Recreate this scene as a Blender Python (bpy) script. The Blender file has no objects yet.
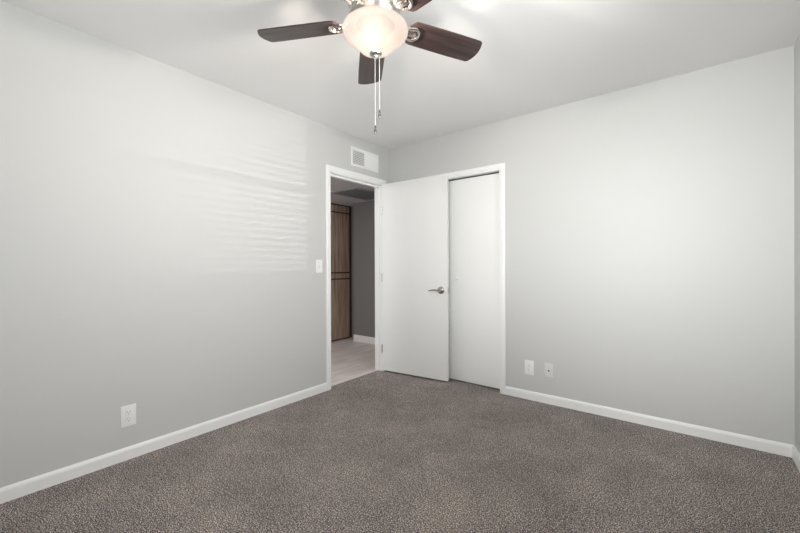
import bpy, bmesh, math
from math import pi, sin, cos, radians as R
from mathutils import Vector, Matrix

scene = bpy.context.scene
COL = scene.collection

# ------------------------------------------------------------------ camera
cam_d = bpy.data.cameras.new('camera')
cam = bpy.data.objects.new('camera', cam_d)
COL.objects.link(cam)
cam_d.sensor_width = 36.0
cam_d.lens = 369.136 / 800 * 36.0
cam_d.clip_start = 0.02
yaw, pitch, roll = 0.6655, -0.0013, -0.0034
Fv = Vector((-sin(yaw) * cos(pitch), cos(yaw) * cos(pitch), sin(pitch)))
Rv0 = Vector((cos(yaw), sin(yaw), 0)); Uv0 = Rv0.cross(Fv)
Rv = Rv0 * cos(roll) + Uv0 * sin(roll); Uv = Uv0 * cos(roll) - Rv0 * sin(roll)
cam.matrix_world = Matrix(((Rv.x, Uv.x, -Fv.x, 2.6327), (Rv.y, Uv.y, -Fv.y, -3.1607), (Rv.z, Uv.z, -Fv.z, 1.1427), (0, 0, 0, 1)))
scene.camera = cam

# ------------------------------------------------------------------ world, lights, exposure
world = bpy.data.worlds.new('world'); scene.world = world
world.use_nodes = True
bg = world.node_tree.nodes['Background']
bg.inputs['Color'].default_value = (0.80, 0.90, 1.0, 1)
bg.inputs['Strength'].default_value = 1.0

def area(name, loc, direction, sx, sy, power, color, spread=180):
    l = bpy.data.lights.new(name, 'AREA'); l.shape = 'RECTANGLE'; l.size = sx; l.size_y = sy
    l.energy = power; l.color = color; l.spread = R(spread)
    o = bpy.data.objects.new(name, l); COL.objects.link(o); o.location = loc
    o.rotation_euler = Vector(direction).to_track_quat('-Z', 'Z').to_euler()
    return o
# daylight entering by the two windows (beside and behind the camera), plus fills added for the ceiling
area('daylight_side_window', (3.09, -1.95, 1.50), (-1, 0, 0.10), 1.25, 1.2, 13, (1.0, 1.0, 0.99), 110)
area('ceiling_fill_side', (3.09, -1.95, 1.45), (-1, 0.0, 0.30), 1.25, 1.1, 9, (1.0, 1.0, 0.99), 120)  # extra lamp added at the side window to lift the ceiling
area('daylight_rear_window', (2.05, -3.90, 1.50), (-0.25, 1, 0.15), 1.5, 1.2, 5, (1.0, 0.995, 0.985), 160)
area('ceiling_fill_rear', (2.05, -3.90, 1.50), (-0.25, 1, 0.55), 1.5, 1.2, 9, (1.0, 1.0, 0.99), 120)  # extra lamp added at the rear window, aimed up to brighten the ceiling
area('daylight_rear_window_direct', (2.35, -3.89, 1.50), (0.0, 1, -0.02), .8, .9, 10.5, (1.0, 1.0, 0.99), 55)
# low glare thrown back from the street through the slats of the side window
area('street_glare', (16.0, -1.95, 0.35), (-16, 0.65, 1.35), 0.08, 0.04, 1.6, (1.0, 0.99, 0.95), 11)
# unseen fill lamps added to brighten the hall
area('hall_fill_level', (-0.95, -2.9, 1.2), (0, 1, 0.05), 0.8, 1.2, 13, (1.0, 0.985, 0.99))
area('hall_fill_down', (-0.85, -1.25, 2.08), (0, 0.15, -1), 0.4, 0.4, 15, (1.0, 0.97, 0.95))  # added downward lamp without a fixture, brightens the hall floor

scene.view_settings.view_transform = 'Standard'
scene.view_settings.look = 'None'
scene.view_settings.gamma = 1.0
scene.view_settings.use_curve_mapping = False
scene.view_settings.exposure = 0.0
scene.cycles.use_denoising = True
scene.cycles.max_bounces = 14
scene.cycles.diffuse_bounces = 10

# ------------------------------------------------------------------ materials
def mat(name, color=(.8, .8, .8), rough=.5, metal=0.0, bump=None, spec=.5):
    m = bpy.data.materials.new(name); m.use_nodes = True
    nt = m.node_tree; b = nt.nodes['Principled BSDF']
    b.inputs['Base Color'].default_value = (*color, 1)
    b.inputs['Roughness'].default_value = rough
    b.inputs['Metallic'].default_value = metal
    b.inputs['Specular IOR Level'].default_value = spec
    if bump:
        sc, st, dist = bump
        tc = nt.nodes.new('ShaderNodeTexCoord'); n = nt.nodes.new('ShaderNodeTexNoise'); bp = nt.nodes.new('ShaderNodeBump')
        n.inputs['Scale'].default_value = sc; n.inputs['Detail'].default_value = 3
        bp.inputs['Strength'].default_value = st; bp.inputs['Distance'].default_value = dist
        nt.links.new(tc.outputs['Object'], n.inputs['Vector'])
        nt.links.new(n.outputs['Fac'], bp.inputs['Height'])
        nt.links.new(bp.outputs['Normal'], b.inputs['Normal'])
    return m

M = {}
M['wall'] = mat('wall_paint', (.580, .5885, .581), .55, bump=(140, .25, .002), spec=.35)
M['ceiling'] = mat('ceiling_paint', (.85, .85, .85), .8, bump=(110, .3, .002), spec=.2)
M['trim'] = mat('trim_paint', (.86, .87, .87), .38)
M['door'] = mat('door_paint', (.85, .86, .85), .42, bump=(60, .05, .001))
M['plate'] = mat('plate_plastic', (.84, .84, .83), .35)
M['plate_grey'] = mat('plate_painted', (.69, .69, .68), .45)
M['slot'] = mat('slot_dark', (.03, .03, .03), .6)
M['slot_grey'] = mat('slot_grey', (.33, .33, .32), .6)
M['vent_dark'] = mat('vent_dark', (.32, .32, .32), .7)
M['glare_black'] = mat('glare_cut_black', (.0034, .0030, .0028), 1.0, spec=0.0)  # near black only to keep the bulb-lit plate and rod from blowing out
M['vent_back'] = mat('vent_back', (.42, .42, .42), .7)
M['vent'] = mat('vent_paint', (.82, .83, .83), .45)
M['nickel'] = mat('brushed_nickel', (.60, .57, .53), .28, 1.0)
M['chrome'] = mat('bright_nickel', (.72, .69, .65), .18, 1.0)
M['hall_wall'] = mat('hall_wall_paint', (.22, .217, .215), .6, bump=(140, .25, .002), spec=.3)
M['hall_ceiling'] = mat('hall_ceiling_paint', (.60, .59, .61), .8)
M['track'] = mat('track_dark', (.04, .04, .04), .5)
M['fob'] = mat('fob_metal', (.16, .15, .14), .3, 1.0)
M['chain'] = mat('chain_metal', (.70, .69, .67), .35, .6)
M['blind'] = mat('blind_slat', (.8, .8, .78), .5)
M['outside'] = mat('outside_ground', (.4, .38, .34), .9)

def noise_mat(name, build):
    m = bpy.data.materials.new(name); m.use_nodes = True
    build(m.node_tree, m.node_tree.nodes['Principled BSDF']); return m
def ramp(nt, stops):
    r = nt.nodes.new('ShaderNodeValToRGB'); e = r.color_ramp.elements
    e[0].position, e[0].color = stops[0][0], (*stops[0][1], 1)
    e[1].position, e[1].color = stops[-1][0], (*stops[-1][1], 1)
    for p, c in stops[1:-1]:
        x = e.new(p); x.color = (*c, 1)
    return r
def carpet(nt, b):
    L = nt.links; N = nt.nodes.new
    tc = N('ShaderNodeTexCoord')
    n1 = N('ShaderNodeTexNoise'); n1.inputs['Scale'].default_value = 200; n1.inputs['Detail'].default_value = 2; n1.inputs['Roughness'].default_value = .6
    n2 = N('ShaderNodeTexNoise'); n2.inputs['Scale'].default_value = 2.2; n2.inputs['Detail'].default_value = 7; n2.inputs['Roughness'].default_value = .72
    v = N('ShaderNodeTexVoronoi'); v.inputs['Scale'].default_value = 95
    for n in (n1, n2, v): L.new(tc.outputs['Object'], n.inputs['Vector'])
    r1 = ramp(nt, [(.37, (.012, .009, .008)), (.45, (.090, .072, .064)), (.53, (.25, .215, .200)), (.60, (.74, .66, .61))])
    L.new(n1.outputs['Fac'], r1.inputs['Fac'])
    r2 = ramp(nt, [(.36, (.82, .815, .82)), (.50, (.98, .975, .975)), (.64, (1.2, 1.185, 1.16))])
    L.new(n2.outputs['Fac'], r2.inputs['Fac'])
    mx = N('ShaderNodeMix'); mx.data_type = 'RGBA'; mx.blend_type = 'MULTIPLY'; mx.inputs[0].default_value = 1
    L.new(r1.outputs['Color'], mx.inputs[6]); L.new(r2.outputs['Color'], mx.inputs[7])
    r3 = ramp(nt, [(.15, (1.22, 1.22, 1.22)), (.75, (.70, .70, .70))])
    L.new(v.outputs['Distance'], r3.inputs['Fac'])
    mx2 = N('ShaderNodeMix'); mx2.data_type = 'RGBA'; mx2.blend_type = 'MULTIPLY'; mx2.inputs[0].default_value = 1
    L.new(mx.outputs[2], mx2.inputs[6]); L.new(r3.outputs['Color'], mx2.inputs[7])
    L.new(mx2.outputs[2], b.inputs['Base Color'])
    b.inputs['Roughness'].default_value = .95; b.inputs['Specular IOR Level'].default_value = .1
    b.inputs['Sheen Weight'].default_value = .15
    bp = N('ShaderNodeBump'); bp.inputs['Strength'].default_value = .2; bp.inputs['Distance'].default_value = .003
    L.new(n1.outputs['Fac'], bp.inputs['Height']); L.new(bp.outputs['Normal'], b.inputs['Normal'])
M['carpet'] = noise_mat('carpet_pile', carpet)

def plank(nt, b):
    L = nt.links; N = nt.nodes.new
    tc = N('ShaderNodeTexCoord'); mp = N('ShaderNodeMapping'); mp.inputs['Rotation'].default_value = (0, 0, pi / 2)
    L.new(tc.outputs['Object'], mp.inputs['Vector'])
    br = N('ShaderNodeTexBrick'); br.inputs['Scale'].default_value = 1; br.inputs['Brick Width'].default_value = .92; br.inputs['Row Height'].default_value = .155
    br.inputs['Mortar Size'].default_value = .0025; br.inputs['Color1'].default_value = (.76, .70, .67, 1); br.inputs['Color2'].default_value = (.66, .60, .57, 1); br.inputs['Mortar'].default_value = (.56, .51, .48, 1)
    L.new(mp.outputs['Vector'], br.inputs['Vector'])
    mp2 = N('ShaderNodeMapping'); mp2.inputs['Scale'].default_value = (14, 1.6, 1)
    L.new(tc.outputs['Object'], mp2.inputs['Vector'])
    n = N('ShaderNodeTexNoise'); n.inputs['Scale'].default_value = 1.6; n.inputs['Detail'].default_value = 5
    L.new(mp2.outputs['Vector'], n.inputs['Vector'])
    r = ramp(nt, [(.3, (.82, .81, .81)), (.7, (1.12, 1.12, 1.12))]); L.new(n.outputs['Fac'], r.inputs['Fac'])
    mx = N('ShaderNodeMix'); mx.data_type = 'RGBA'; mx.blend_type = 'MULTIPLY'; mx.inputs[0].default_value = 1
    L.new(br.outputs['Color'], mx.inputs[6]); L.new(r.outputs['Color'], mx.inputs[7]); L.new(mx.outputs[2], b.inputs['Base Color'])
    b.inputs['Roughness'].default_value = .45
M['plank'] = noise_mat('hall_plank_floor', plank)

def wood(c0, c1, c2, rough, sx=(22, 22, 1.6)):
    def f(nt, b):
        L = nt.links; N = nt.nodes.new
        tc = N('ShaderNodeTexCoord'); mp = N('ShaderNodeMapping'); mp.inputs['Scale'].default_value = sx
        L.new(tc.outputs['Object'], mp.inputs['Vector'])
        n = N('ShaderNodeTexNoise'); n.inputs['Scale'].default_value = 1.3; n.inputs['Detail'].default_value = 6; n.inputs['Distortion'].default_value = .5
        L.new(mp.outputs['Vector'], n.inputs['Vector'])
        r = ramp(nt, [(.3, c0), (.5, c1), (.7, c2)]); L.new(n.outputs['Fac'], r.inputs['Fac'])
        L.new(r.outputs['Color'], b.inputs['Base Color']); b.inputs['Roughness'].default_value = rough
    return f
M['cab'] = noise_mat('cabinet_wood', wood((.27, .175, .13), (.42, .30, .235), (.52, .39, .31), .5))
M['cab_frame'] = noise_mat('cabinet_frame_wood', wood((.035, .015, .008), (.06, .028, .015), (.09, .045, .025), .5))
M['blade'] = noise_mat('blade_walnut', wood((.014, .008, .008), (.030, .018, .017), (.058, .037, .034), .32, (2.0, 34, 34)))

# frosted marbled glass of the lit bowl
def glassm(nt, b):
    L = nt.links; N = nt.nodes.new
    nt.nodes.remove(b)
    out = nt.nodes['Material Output']
    tc = N('ShaderNodeTexCoord'); n = N('ShaderNodeTexNoise'); n.inputs['Scale'].default_value = 7; n.inputs['Detail'].default_value = 3; n.inputs['Distortion'].default_value = 1.5
    L.new(tc.outputs['Object'], n.inputs['Vector'])
    r = ramp(nt, [(.35, (.98, .80, .69)), (.65, (1.0, .93, .87))]); L.new(n.outputs['Fac'], r.inputs['Fac'])
    d = N('ShaderNodeBsdfDiffuse'); t = N('ShaderNodeBsdfTranslucent'); g = N('ShaderNodeBsdfGlossy'); g.inputs['Roughness'].default_value = .3
    d.inputs['Color'].default_value = (.006, .005, .0045, 1); t.inputs['Color'].default_value = (.012, .010, .008, 1)
    m1 = N('ShaderNodeMixShader'); m1.inputs[0].default_value = .12; L.new(d.outputs[0], m1.inputs[1]); L.new(t.outputs[0], m1.inputs[2])
    m2 = N('ShaderNodeMixShader'); m2.inputs[0].default_value = .0; L.new(m1.outputs[0], m2.inputs[1]); L.new(g.outputs[0], m2.inputs[2])
    e = N('ShaderNodeEmission'); L.new(r.outputs['Color'], e.inputs['Color']); e.inputs['Strength'].default_value = GLASS_EMIT
    ad = N('ShaderNodeAddShader'); L.new(m2.outputs[0], ad.inputs[0]); L.new(e.outputs[0], ad.inputs[1])
    tr = N('ShaderNodeBsdfTransparent'); tr.inputs['Color'].default_value = (1, .96, .92, 1)
    m3 = N('ShaderNodeMixShader'); m3.inputs[0].default_value = .40
    L.new(ad.outputs[0], m3.inputs[1]); L.new(tr.outputs[0], m3.inputs[2])
    L.new(m3.outputs[0], out.inputs['Surface'])
GLASS_EMIT = 0.82
M['glass'] = noise_mat('marbled_glass', glassm)
m = bpy.data.materials.new('bulb_glow'); m.use_nodes = True
m.node_tree.nodes.remove(m.node_tree.nodes['Principled BSDF'])
e = m.node_tree.nodes.new('ShaderNodeEmission'); e.inputs['Color'].default_value = (1, .98, .945, 1); e.inputs['Strength'].default_value = 13500
m.node_tree.links.new(e.outputs[0], m.node_tree.nodes['Material Output'].inputs['Surface'])
M['bulb'] = m

# ------------------------------------------------------------------ mesh helpers
def box(bm, x0, x1, y0, y1, z0, z1, bev=0.0):
    b2 = bmesh.new()
    bmesh.ops.create_cube(b2, size=1)
    for v in b2.verts:
        v.co = Vector(((x0 + x1) / 2 + v.co.x * (x1 - x0), (y0 + y1) / 2 + v.co.y * (y1 - y0), (z0 + z1) / 2 + v.co.z * (z1 - z0)))
    if bev: bmesh.ops.bevel(b2, geom=b2.edges[:], offset=bev, segments=2, affect='EDGES', profile=.6)
    merge(bm, b2)
def merge(bm, b2, mtx=None):
    if mtx is not None: bmesh.ops.transform(b2, matrix=mtx, verts=b2.verts)
    me = bpy.data.meshes.new('tmp'); b2.to_mesh(me); b2.free(); bm.from_mesh(me); bpy.data.meshes.remove(me)
def lathe(bm, prof, seg=48, mtx=None, close=False):
    b2 = bmesh.new(); rings = []
    for r, z in prof:
        if r < 1e-6: rings.append([b2.verts.new((0, 0, z))])
        else: rings.append([b2.verts.new((r * cos(2 * pi * i / seg), r * sin(2 * pi * i / seg), z)) for i in range(seg)])
    pairs = list(zip(rings, rings[1:])) + ([(rings[-1], rings[0])] if close else [])
    for a, b in pairs:
        for i in range(seg):
            j = (i + 1) % seg
            if len(a) == 1 and len(b) == 1: continue
            if len(a) == 1: b2.faces.new((a[0], b[i], b[j]))
            elif len(b) == 1: b2.faces.new((a[i], b[0], a[j]))
            else: b2.faces.new((a[i], b[i], b[j], a[j]))
    bmesh.ops.recalc_face_normals(b2, faces=b2.faces[:])
    merge(bm, b2, mtx)
def tube(bm, pts, rad, seg=10):
    pts = [Vector(p) for p in pts]; n = len(pts)
    rads = rad if isinstance(rad, (list, tuple)) else [rad] * n
    b2 = bmesh.new(); rings = []; up = None
    for i, p in enumerate(pts):
        d = (pts[min(i + 1, n - 1)] - pts[max(i - 1, 0)]).normalized()
        if up is None: up = d.orthogonal().normalized()
        up = (up - d * up.dot(d)).normalized(); s = d.cross(up)
        rings.append([b2.verts.new(p + (up * cos(2 * pi * k / seg) + s * sin(2 * pi * k / seg)) * rads[i]) for k in range(seg)])
    for a, b in zip(rings, rings[1:]):
        for k in range(seg): b2.faces.new((a[k], a[(k + 1) % seg], b[(k + 1) % seg], b[k]))
    b2.faces.new(rings[0][::-1]); b2.faces.new(rings[-1])
    bmesh.ops.recalc_face_normals(b2, faces=b2.faces[:])
    merge(bm, b2)
def sweep(bm, nodes, prof):
    """nodes: frames (origin, out_vec, protrude_vec); prof: closed (offset, thickness) polygon."""
    b2 = bmesh.new(); rings = []
    for o, a, b in nodes:
        o, a, b = Vector(o), Vector(a), Vector(b)
        rings.append([b2.verts.new(o + a * w + b * t) for w, t in prof])
    k = len(prof)
    for p, q in zip(rings, rings[1:]):
        for i in range(k): b2.faces.new((p[i], p[(i + 1) % k], q[(i + 1) % k], q[i]))
    b2.faces.new(rings[0][::-1]); b2.faces.new(rings[-1])
    bmesh.ops.recalc_face_normals(b2, faces=b2.faces[:])
    merge(bm, b2)
def obj(name, bm, m, parent=None, smooth=False, loc=None, rot=None):
    me = bpy.data.meshes.new(name); bm.to_mesh(me); bm.free(); me.materials.append(m)
    if smooth:
        for p in me.polygons: p.use_smooth = True
        try: me.set_sharp_from_angle(angle=R(35))
        except Exception: pass
    o = bpy.data.objects.new(name, me); COL.objects.link(o)
    if parent: o.parent = parent
    if loc: o.location = loc
    if rot: o.rotation_euler = rot
    return o
def struct(name, bm, m, parent=None, smooth=False):
    o = obj(name, bm, m, parent, smooth)
    if not parent: o['kind'] = 'structure'
    return o
def thing(name, label, cat, loc=(0, 0, 0), rot=(0, 0, 0), group=None):
    o = bpy.data.objects.new(name, None); COL.objects.link(o); o.empty_display_size = .1
    o.location = loc; o.rotation_euler = rot; o['label'] = label; o['category'] = cat
    if group: o['group'] = group
    return o
B = bmesh.new

# ------------------------------------------------------------------ room shell
W, D, H, T = 3.12, -3.93, 2.44, .10           # room 3.12 x 3.93 m
DY0, DY1, DZ = -.860, -.118, 2.028            # doorway in the left wall
CX0, CX1, CZ = .10, 1.292, 2.005              # closet opening in the back wall
SY0, SY1, SZ0, SZ1 = -3.05, -1.245, .90, 2.10  # side window (right wall)
RX0, RX1 = 1.30, 2.80                         # rear window

bm = B(); box(bm, -.055, W, D, 0, -.10, 0); box(bm, CX0 - .05, CX1 + .05, 0, .62, -.10, 0)
struct('floor', bm, M['carpet'])
bm = B(); box(bm, -3.6, -.055, -4.0, 3.0, -.10, -.004); struct('floor_hall', bm, M['plank'])
bm = B(); box(bm, -T, W + .15, D - .15, .75, H, H + .12); struct('ceiling', bm, M['ceiling'])

bm = B()
box(bm, -T, 0, D - .15, DY0, 0, H); box(bm, -T, 0, DY1, .75, 0, H); box(bm, -T, 0, DY0, DY1, DZ, H)
struct('wall_left', bm, M['wall'])
bm = B()
box(bm, 0, CX0, 0, T, 0, H); box(bm, CX1, W + .15, 0, T, 0, H); box(bm, CX0, CX1, 0, T, CZ, H)
struct('wall_back', bm, M['wall'])
bm = B()
box(bm, W, W + .15, D - .15, SY0, 0, H); box(bm, W, W + .15, SY1, 0, 0, H)
box(bm, W, W + .15, SY0, SY1, 0, SZ0); box(bm, W, W + .15, SY0, SY1, SZ1, H)
struct('wall_right', bm, M['wall'])
bm = B()
box(bm, 0, RX0, D - .15, D, 0, H); box(bm, RX1, W, D - .15, D, 0, H)
box(bm, RX0, RX1, D - .15, D, 0, SZ0); box(bm, RX0, RX1, D - .15, D, SZ1, H)
struct('wall_rear', bm, M['wall'])
bm = B(); box(bm, 0, 1.7, .64, .75, 0, H); box(bm, 1.6, 1.7, T, .64, 0, H)
struct('wall_closet', bm, M['wall'])

# windows out of view: frame, meeting rail and horizontal blinds
bm = B(); fx0, fx1 = W + .07, W + .12
box(bm, fx0, fx1, SY0, SY0 + .04, SZ0, SZ1); box(bm, fx0, fx1, SY1 - .04, SY1, SZ0, SZ1)
box(bm, fx0, fx1, SY0, SY1, SZ0, SZ0 + .04); box(bm, fx0, fx1, SY0, SY1, SZ1 - .04, SZ1); box(bm, fx0, fx1, SY0, SY1, 1.49, 1.52)
side_window = struct('window_1', bm, M['trim'])
bm = B(); fy0, fy1 = D - .12, D - .07
box(bm, RX0, RX0 + .04, fy0, fy1, SZ0, SZ1); box(bm, RX1 - .04, RX1, fy0, fy1, SZ0, SZ1)
box(bm, RX0, RX1, fy0, fy1, SZ0, SZ0 + .04); box(bm, RX0, RX1, fy0, fy1, SZ1 - .04, SZ1); box(bm, RX0, RX1, fy0, fy1, 1.48, 1.53)
struct('window_2', bm, M['trim'])

# baseboards (profile: height, thickness)
BB = [(0, 0), (0, .013), (.056, .013), (.066, .010), (.073, .004), (.073, 0)]
def baseboard(name, p0, p1, outv, m=None):
    bm = B(); sweep(bm, [(p0, (0, 0, 1), outv), (p1, (0, 0, 1), outv)], BB); return struct(name, bm, m or M['trim'])
CW = .052
baseboard('baseboard_left', (0, D, 0), (0, DY0 - CW, 0), (1, 0, 0))
baseboard('baseboard_back', (CX1 + CW, 0, 0), (W, 0, 0), (0, -1, 0))
baseboard('baseboard_right', (W, 0, 0), (W, D, 0), (-1, 0, 0))
baseboard('baseboard_rear', (0, D, 0), (W, D, 0), (0, 1, 0))

# casings: stepped profile (offset from the opening, thickness)
CP = [(0, 0), (0, .010), (.012, .012), (.016, .015), (.040, .016), (.052, .011), (.052, 0)]
def casing(bm, a0, a1, z1, mk, outv, shift=0):
    o = outv
    ax = lambda v, z=0: mk(v, z)
    nodes = [(mk(a0, 0), mk(-1, 0, True), o), (mk(a0, z1), mk(-1, 1, True), o), (mk(a1, z1), mk(1, 1, True), o), (mk(a1, 0), mk(1, 0, True), o)]
    sweep(bm, nodes, CP)
# doorway frame: casing + jamb lining + stops
bm = B()
casing(bm, DY0, DY1, DZ, lambda a, z, d=False: (0, a, z), (1, 0, 0))
casing(bm, DY0, DY1, DZ, lambda a, z, d=False: (0 if d else -T, a, z), (-1, 0, 0))
J = .016
box(bm, -T, 0, DY0, DY0 + .003, 0, DZ); box(bm, -T, 0, DY1 - .001, DY1, 0, DZ); box(bm, -T, 0, DY0 + J, DY1 - J * .2, DZ - J * .6, DZ)
box(bm, -.075, -.04, DY0 + .003, DY0 + .012, 0, DZ - J * .6); box(bm, -.075, -.04, DY1 - .008, DY1 - .001, 0, DZ - J * .6)
box(bm, -.075, -.04, DY0 + J, DY1 - .013, DZ - .030, DZ - J * .6)
struct('trim_1', bm, M['trim'])
# closet frame
bm = B()
casing(bm, CX0, CX1, CZ, lambda a, z, d=False: (a, 0, z), (0, -1, 0))
box(bm, CX0, CX0 + .004, 0, T, 0, CZ); box(bm, CX1 - .004, CX1, 0, T, 0, CZ); box(bm, CX0, CX1, 0, T, CZ - .004, CZ)
struct('trim_2', bm, M['trim'])
bm = B(); box(bm, CX0 + .006, CX1 - .006, .053, .098, CZ - .012, CZ - .004); struct('trim_3', bm, M['track'])

# ------------------------------------------------------------------ room door (flush slab, open against the closet)
d1 = thing('door_1', '', ''); del d1['label']; del d1['category']; d1['kind'] = 'structure'
d1.location = (.010, -.131, 0)
d1.rotation_euler = (0, 0, math.atan2(.083, .75))
DWd, DTh = .769, .035       # local x = width, visible face at y = 0, back at y = +DTh
bm = B(); box(bm, 0, DWd, 0, DTh, .016, 2.030, .0015); obj('door_slab', bm, M['door'], d1)
# lever handle
def lever(parent, side):
    bm = B(); hx, hz = DWd - .069, .903
    m = Matrix.Translation((hx, 0 if side < 0 else DTh, hz)) @ Matrix.Rotation(pi / 2 if side < 0 else -pi / 2, 4, 'X')
    lathe(bm, [(0, .002), (.0, .014), (.014, .014), (.030, .011), (.036, .005), (.037, 0), (0, 0)][1:], 32, m)
    lathe(bm, [(0, .05), (.011, .05), (.0125, .046), (.011, .03), (.012, .012), (0, .012)], 24, m)
    y = (-.047 if side < 0 else DTh + .047)
    pts = [(hx + .004, y, hz), (hx - .02, y, hz + .002), (hx - .05, y * 1.02, hz + .004), (hx - .08, y, hz + .002), (hx - .102, y * .97, hz - .004), (hx - .118, y * .93, hz - .003)]
    tube(bm, pts, [.010, .0095, .008, .007, .006, .0045], 12)
    o = obj('lever_handle', bm, M['handle'], parent, True); o['label'] = 'brushed nickel lever handle'
    return o
M['handle'] = mat('satin_nickel_handle', (.40, .37, .34), .28, 1.0)
lever(d1, -1)
bm = B(); box(bm, DWd - .0005, DWd + .0012, .005, .030, .872, .930, .0004); tube(bm, [(DWd, .0175, .900), (DWd + .007, .0175, .900)], .007, 12)
o = obj('latch', bm, M['nickel'], d1, True); o['label'] = 'brushed nickel latch on door edge'
for z in (1.74, 1.02, .25):
    bm = B(); tube(bm, [(-.004, -.003, z - .045), (-.004, -.003, z + .045)], .0055, 12)
    box(bm, -.003, -.0002, .0, .03, z - .044, z + .044)
    o = obj('hinge', bm, M['nickel'], d1, True); o['label'] = 'small metal hinge'

# ------------------------------------------------------------------ closet bifold door
d2 = thing('door_2', '', ''); del d2['label']; del d2['category']; d2['kind'] = 'structure'
d2.location = (0, .058, 0)
mid = (CX0 + CX1) / 2
for x0, x1 in ((CX0 + .007, mid - .0015), (mid + .0015, CX1 - .007)):
    bm = B(); box(bm, x0, x1, 0, .032, 0.014, CZ - .014, .0015); obj('door_panel', bm, M['door'], d2)
bm = B(); lathe(bm, [(.0, 0), (.009, 0), (.007, .010), (.009, .016), (.0155, .021), (.0165, .027), (.012, .032), (0, .033)], 28,
      Matrix.Translation((.838, 0, 1.020)) @ Matrix.Rotation(pi / 2, 4, 'X'))
o = obj('knob', bm, M['plate'], d2, True); o['label'] = 'small white knob'

# ------------------------------------------------------------------ wall plates
def frame_on(axis, u, z):
    # local x = to the right on the wall as seen, local y = into the room (towards -y in local), z up
    if axis == 'left': return (0.0, u, z), (0, 0, pi / 2)
    return (u, 0.0, z), (0, 0, 0)
def plate_mesh(w, h, t=.006):
    bm = B(); box(bm, -w / 2, w / 2, -t, 0, -h / 2, h / 2, .0018); return bm
def outlet(label, axis, u, z, w=.078, h=.122, pm='plate', group=None):
    loc, rot = frame_on(axis, u, z)
    t = thing('wall_outlet', label, 'outlet', loc, rot)
    obj('cover_plate', plate_mesh(w, h), M[pm], t, True)
    for s in (-1, 1):
        bm = B(); b2 = bmesh.new()
        lathe(b2, [(0, .0085), (.0155, .0085), (.0168, .0075), (.0168, 0), (0, 0)], 28)
        for v in b2.verts: v.co.y = max(-.0135, min(.0135, v.co.y))
        merge(bm, b2, Matrix.Translation((0, 0, s * .0205)) @ Matrix.Rotation(pi / 2, 4, 'X'))
        rc = obj('receptacle', bm, M[pm], t, True)
        bm = B()
        for dx, hh in ((-.0065, .009), (.0065, .007)):
            box(bm, dx - .0013, dx + .0013, -.0090, -.0080, s * .0205 + .001, s * .0205 + .001 + hh)
        tube(bm, [(0, -.0080, s * .0205 - .007), (0, -.0090, s * .0205 - .007)], .0028, 10)
        o = obj('slots', bm, M['slot_grey'], rc); o['label'] = 'dark slots'
    bm = B(); lathe(bm, [(0, .0078), (.002, .0076), (.003, .006), (0, .006)], 12, Matrix.Rotation(pi / 2, 4, 'X'))
    obj('screw', bm, M['plate_grey'], t, True)
    return t
outlet('white duplex outlet low on the left wall above the baseboard', 'left', -2.434, .258)
outlet('white duplex outlet on the back wall, just right of the closet casing', 'back', 1.553, .272)

loc, rot = frame_on('back', 1.715, .277)
t = thing('cable_plate', 'grey painted coaxial cable plate on the back wall, right of the white outlet', 'wall plate', loc, rot)
obj('cover_plate', plate_mesh(.070, .115, .005), M['plate_grey'], t, True)
bm = B(); tube(bm, [(0, -.004, -.004), (0, -.013, -.004)], .0048, 14)
lathe(bm, [(0, .0062), (.0075, .0062), (.0075, .004), (0, .004)], 6, Matrix.Translation((0, 0, -.004)) @ Matrix.Rotation(pi / 2, 4, 'X'))
o = obj('coax_jack', bm, M['fob'], t, True); o['label'] = 'dark metal threaded jack'
for s in (-1, 1):
    bm = B(); lathe(bm, [(0, .0065), (.002, .0063), (.003, .005), (0, .005)], 12, Matrix.Translation((0, 0, s * .042)) @ Matrix.Rotation(pi / 2, 4, 'X'))
    obj('screw', bm, M['plate_grey'], t, True)

loc, rot = frame_on('left', -.993, 1.142)
t = thing('light_switch', 'white toggle light switch on the left wall beside the doorway', 'light switch', loc, rot)
obj('cover_plate', plate_mesh(.076, .120), M['plate'], t, True)
bm = B(); box(bm, -.0055, .0055, -.0068, -.0055, -.012, .012); obj('toggle_slot', bm, M['plate_grey'], t)
bm = B(); b2 = bmesh.new(); box(b2, -.004, .004, -.013, 0, -.0045, .0045, .001)
merge(bm, b2, Matrix.Translation((0, -.005, .003)) @ Matrix.Rotation(R(-25), 4, 'X')); obj('toggle', bm, M['plate'], t)
for s in (-1, 1):
    bm = B(); lathe(bm, [(0, .0075), (.002, .0073), (.003, .006), (0, .006)], 12, Matrix.Translation((0, 0, s * .030)) @ Matrix.Rotation(pi / 2, 4, 'X'))
    obj('screw', bm, M['plate_grey'], t, True)

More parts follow.
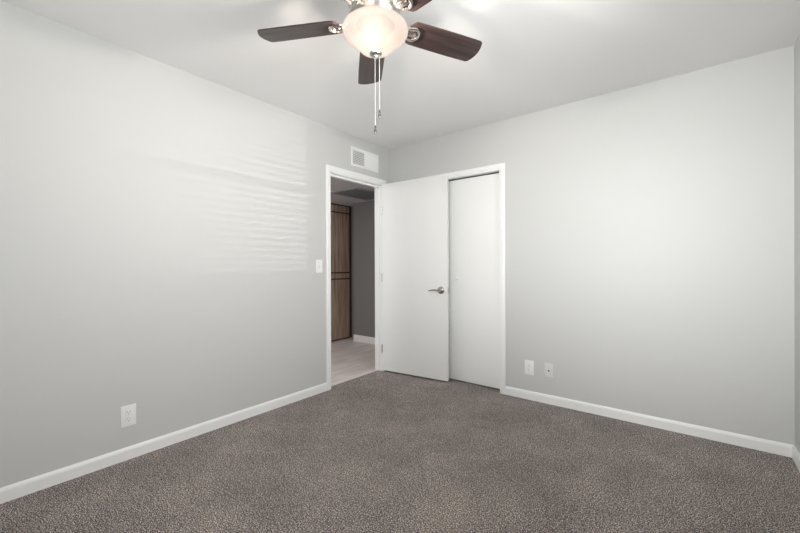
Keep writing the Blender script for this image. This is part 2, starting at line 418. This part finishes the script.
# ------------------------------------------------------------------ supply air register above the doorway
loc, rot = frame_on('left', -.384, 2.237)
t = thing('air_register', 'white rectangular air register on the left wall above the doorway', 'air vent', loc, rot)
hw, hh, fb = .201, .095, .027
bm = B()
PR = [(0, 0), (0, .006), (.004, .009), (fb - .004, .006), (fb, .002), (fb, 0)]
c = [(-1, -1), (1, -1), (1, 1), (-1, 1), (-1, -1)]
sweep(bm, [((a * hw, 0, b * hh), (-a, 0, -b), (0, -1, 0)) for a, b in c], PR)
box(bm, -.018, .004, -.006, 0, -hh + fb - .002, hh - fb + .002)
obj('frame', bm, M['vent'], t)
bm = B(); box(bm, -hw + .01, hw - .01, -.0006, -.0001, -hh + .01, hh - .01); obj('duct_opening', bm, M['vent_back'], t)
n = 8
for i in range(n):       # horizontal slats, left half
    z = -hh + fb + (i + .5) * (2 * hh - 2 * fb) / n
    bm = B(); b2 = bmesh.new(); box(b2, -hw + fb - .003, -.015, -.0005, .0005, -.0088, .0088)
    merge(bm, b2, Matrix.Translation((0, -.0045, z)) @ Matrix.Rotation(R(-38), 4, 'X')); obj('slat', bm, M['vent'], t)
n = 12
for i in range(n):       # upright slats, right half
    x = .004 + (i + .5) * (hw - fb - .004) / n
    bm = B(); b2 = bmesh.new(); box(b2, -.0075, .0075, -.0005, .0005, -hh + fb - .003, hh - fb + .003)
    merge(bm, b2, Matrix.Translation((x, -.0040, 0)) @ Matrix.Rotation(R(-14), 4, 'Z')); obj('slat', bm, M['vent'], t)

# ------------------------------------------------------------------ ceiling fan with light bowl
FX, FY, ZB = 1.562, -1.963, 2.201
fan = thing('ceiling_fan', 'five-blade ceiling fan with dark walnut blades, nickel housing and lit glass bowl', 'ceiling fan', (FX, FY, H))
def fz(z): return z - H
bm = B(); lathe(bm, [(0, fz(H)), (.088, fz(H)), (.090, fz(2.425)), (.082, fz(2.405)), (.070, fz(2.395)), (0, fz(2.395))], 56); obj('canopy', bm, M['nickel'], fan, True)
bm = B(); lathe(bm, [(0, fz(2.40)), (.070, fz(2.40)), (.105, fz(2.385)), (.122, fz(2.355)), (.124, fz(2.325)), (.118, fz(2.318)), (.124, fz(2.310)), (.122, fz(2.285)), (.108, fz(2.262)), (.095, fz(2.252)), (0, fz(2.252))], 56)
obj('motor_housing', bm, M['nickel'], fan, True)
bm = B(); lathe(bm, [(0, fz(2.252)), (.100, fz(2.252)), (.108, fz(2.240)), (.110, fz(2.228)), (.100, fz(2.212)), (.088, fz(2.200)), (.086, fz(2.1865)), (.050, fz(2.186)), (0, fz(2.1855))], 48)
obj('light_fitter', bm, M['nickel'], fan, True)
bm = B(); lathe(bm, [(0, fz(2.186)), (.082, fz(2.1855)), (.082, fz(2.1835)), (0, fz(2.183))], 48); o = obj('glare_mask_plate', bm, M['glare_black'], fan, True); o['label'] = 'added black plate above the bulb, masks glare'  # disc added to cover the fitter underside, which the bulb would overexpose
# glass bowl (shell with thickness; inward lip added to stop light leaking past the rim)
outer = [(.084, 2.1855), (.120, 2.1835), (.134, 2.178), (.139, 2.173), (.1415, 2.165), (.1405, 2.153), (.133, 2.141), (.119, 2.130), (.103, 2.121), (.091, 2.111), (.082, 2.097), (.067, 2.081), (.043, 2.069), (.018, 2.064), (.006, 2.0635)]
inner = [(max(r - .004, .006), z + .004) for r, z in outer[::-1]]; inner[-1] = (.084, 2.182); inner[-2] = (.119, 2.1795); inner[-3] = (.131, 2.174); inner[-4] = (.135, 2.170); inner[-5] = (.1375, 2.165)
bm = B(); lathe(bm, [(r, fz(z)) for r, z in outer + inner], 64, close=True)
o = obj('glass_bowl', bm, M['glass'], fan, True); o['label'] = 'marbled frosted glass bowl, glowing warm'
bm = B(); lathe(bm, [(0, fz(2.074)), (.024, fz(2.070)), (.028, fz(2.064)), (.025, fz(2.058)), (.012, fz(2.053)), (.009, fz(2.047)), (.005, fz(2.043)), (0, fz(2.042))], 28)
o = obj('finial', bm, M['nickel'], fan, True); o['label'] = 'small nickel finial'
bm = B(); tube(bm, [(0, 0, fz(2.184)), (0, 0, fz(2.068))], .003, 10); obj('centre_rod', bm, M['glare_black'], fan, True)
BLB = [(.018, -.034, 2.122)]
for bx, by, bz in BLB:
    bm = B(); lathe(bm, [(0, .030), (.006, .029), (.008, .018), (.0115, .004), (.013, -.004), (.009, -.012), (0, -.015)], 24, Matrix.Translation((bx, by, fz(bz))))
    o = obj('bulb', bm, M['bulb'], fan, True); o.visible_shadow = True
# blades
PITCH = R(12)
def blade_outline():
    r0, r1 = .155, .533
    top, bot = [], []
    N = 22
    for i in range(N + 1):
        s = i / N; x = r0 + (r1 - r0) * s
        h = .062 + .005 * math.sin(min(1, s / .75) * pi / 2)
        e = min(1, s / .09); h *= (1 - (1 - e) ** 2) ** .5 * .45 + .55
        top.append([x, h]); bot.append([x, -h])
    # slanted, slightly bowed tip with small rounded corners
    top[-1] = [r1 - .006, .058]; bot[-1] = [r1 - .010, -.062]
    bot = bot[:-3] + [[r1 - .017, -.0665], [r1 - .007, -.062]]
    tip = []
    for k in range(1, 8):
        s = k / 8; a = Vector((r1 - .005, -.057)); b = Vector((r1 - .004, .055)); p = a.lerp(b, s); nrm = Vector((b.y - a.y, a.x - b.x)).normalized()
        tip.append((p + nrm * .014 * 4 * s * (1 - s))[:])
    return bot + tip + top[::-1]
def blade_mesh():
    b2 = bmesh.new(); ol = blade_outline(); th = .006
    lo_ = [b2.verts.new((x, y, -th / 2)) for x, y in ol]; hi = [b2.verts.new((x, y, th / 2)) for x, y in ol]
    b2.faces.new(lo_[::-1]); b2.faces.new(hi)
    for i in range(len(ol)):
        j = (i + 1) % len(ol); b2.faces.new((lo_[i], lo_[j], hi[j], hi[i]))
    bmesh.ops.recalc_face_normals(b2, faces=b2.faces[:])
    return b2
SGN = -1
pm = Matrix.Rotation(SGN * PITCH, 4, 'X')
for k in range(5):
    a = -2.66 + k * 2 * pi / 5
    bm = B(); merge(bm, blade_mesh(), pm)
    bl = obj('fan_blade', bm, M['blade'], fan, False, (0, 0, fz(ZB)), (0, 0, a))
    # blade iron: arm from the motor plus a D-shaped loop plate under the blade
    bm = B(); b2 = bmesh.new()
    loop = []
    for i in range(25):
        th = -pi / 2 + pi * i / 24
        loop.append((.178 + .030 * cos(th), .032 * sin(th), -.0065))
    pts = [(.148, -.022, -.0065)] + loop + [(.148, .022, -.0065)]
    tube(b2, pts, .007, 8)
    box(b2, .145, .195, -.013, .013, -.0085, -.0032, .001)
    for sx, sy in ((.165, .0), (.188, .0)):
        lathe(b2, [(0, -.012), (.004, -.011), (.005, -.008), (0, -.008)], 10, Matrix.Translation((sx, sy, 0)))
    merge(bm, b2, pm)
    tube(bm, [(.085, 0, .060), (.105, 0, .050), (.122, 0, .028), (.138, 0, .006), (.155, 0, -.006)], [.015, .014, .012, .012, .013], 12)
    o = obj('blade_iron', bm, M['chrome'], bl, True); o['label'] = 'bright nickel blade bracket'
# pull chains
for (px, py), zl, nm in (((.0075, .006), 1.742, 0), ((.013, .010), 1.812, 1)):
    if nm == 0: px, py = .002, -.006
    bm = B(); z = 2.058; i = 0
    while z > zl:
        lathe(bm, [(0, .0021), (.0017, .0012), (.0021, 0), (.0017, -.0012), (0, -.0021)], 6, Matrix.Translation((px, py, fz(z)))); z -= .0036
    tube(bm, [(px, py, fz(2.060)), (px, py, fz(zl))], .0009, 6)
    ch = obj('pull_chain', bm, M['chain'], fan, True)
    bm = B(); lathe(bm, [(0, .020), (.003, .019), (.0045, .008), (.0035, .002), (.0055, -.002), (.006, -.010), (.003, -.018), (0, -.019)], 16, Matrix.Translation((px, py, fz(zl) - .01)))
    o = obj('pull_knob', bm, M['fob'], ch, True); o['label'] = 'dark nickel pull knob'

# ------------------------------------------------------------------ hall beyond the doorway
HZ = 2.10
bm = B(); box(bm, -3.6, -T, -4.0, 3.0, HZ, HZ + .1); struct('ceiling_hall', bm, M['hall_ceiling'])
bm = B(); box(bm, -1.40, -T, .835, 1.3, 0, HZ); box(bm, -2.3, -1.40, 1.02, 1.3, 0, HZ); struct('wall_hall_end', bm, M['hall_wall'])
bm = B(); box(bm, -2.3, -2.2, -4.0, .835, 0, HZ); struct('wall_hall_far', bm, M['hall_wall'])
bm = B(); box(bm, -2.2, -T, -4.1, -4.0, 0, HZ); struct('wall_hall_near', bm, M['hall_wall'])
bm = B(); sweep(bm, [((-1.40, .835, 0), (0, 0, 1), (0, -1, 0)), ((-T, .835, 0), (0, 0, 1), (0, -1, 0))], [(a * 1.4, b) for a, b in BB]); struct('baseboard_hall', bm, M['trim'])

# tall built-in linen cabinet, front facing +x at x = -1.55
KX = -1.64
cabt = thing('linen_cabinet', 'tall brown wooden linen cabinet in the hall beyond the doorway', 'cabinet', (KX, 1.018, 0))
bm = B(); box(bm, -.60, 0, -1.10, 0, .0, HZ - .002); obj('body', bm, M['cab_frame'], cabt)
def cdoor(y0, y1, z0, z1, nm='cabinet_door'):
    bm = B(); box(bm, .001, .020, y0, y1, z0, z1, .003); return obj(nm, bm, M['cab'], cabt)
for y0, y1 in ((-.62, -.062), (-1.08, -.632)):
    cdoor(y0, y1, .022, .935); cdoor(y0, y1, 1.052, 1.962)
    cdoor(y0, y1, .955, 1.032, 'rail_panel'); cdoor(y0, y1, 1.982, HZ - .022, 'rail_panel')

# return-air grille in the hall ceiling
rg = thing('ceiling_grille', 'grey return air grille in the low hall ceiling beyond the doorway', 'air vent', (-.80, .40, HZ))
gx, gy, fb = .26, .36, .045
bm = B(); sweep(bm, [((a * gx, b * gy, 0), (-a, -b, 0), (0, 0, -1)) for a, b in c], [(0, 0), (0, .006), (.005, .009), (fb, .006), (fb, 0)])
M['grille'] = mat('grille_paint', (.38, .375, .38), .6)
obj('frame', bm, M['grille'], rg)
bm = B(); box(bm, -gx + .01, gx - .01, -gy + .01, gy - .01, -.0008, -.0002); obj('filter_backing', bm, M['vent_dark'], rg)
bm = B(); n = 34
for i in range(n):
    y = -gy + fb + (i + .5) * (2 * gy - 2 * fb) / n
    b2 = bmesh.new(); box(b2, -gx + fb, gx - fb, -.006, .006, -.0004, .0004)
    merge(bm, b2, Matrix.Translation((0, y, -.006)) @ Matrix.Rotation(R(35), 4, 'X'))
obj('louvre_panel', bm, M['grille'], rg)

# ------------------------------------------------------------------ blinds of the side window (they comb the glare on the left wall)
bt = bpy.data.objects.new('window_blind', None); COL.objects.link(bt); bt.location = (W + .03, (SY0 + SY1) / 2, SZ1)
bt.parent = side_window
bm = B(); box(bm, -.022, .022, SY0 - (SY0 + SY1) / 2 + .01, (SY1 - SY0) / 2 - .01, -.04, 0, .002); obj('headrail', bm, M['blind'], bt)
z = -.06
while z > -(SZ1 - SZ0) + .03:
    bm = B(); b2 = bmesh.new(); box(b2, -.0235, .0235, -(SY1 - SY0) / 2 + .012, (SY1 - SY0) / 2 - .012, -.0012, .0012)
    merge(bm, b2, Matrix.Translation((0, 0, z)) @ Matrix.Rotation(R(24), 4, 'Y')); obj('slat', bm, M['blind'], bt); z -= .042
bm = B(); box(bm, -60, 60, -60, 60, -.4, -.35)
struct('ground_outside', bm, M['outside'])
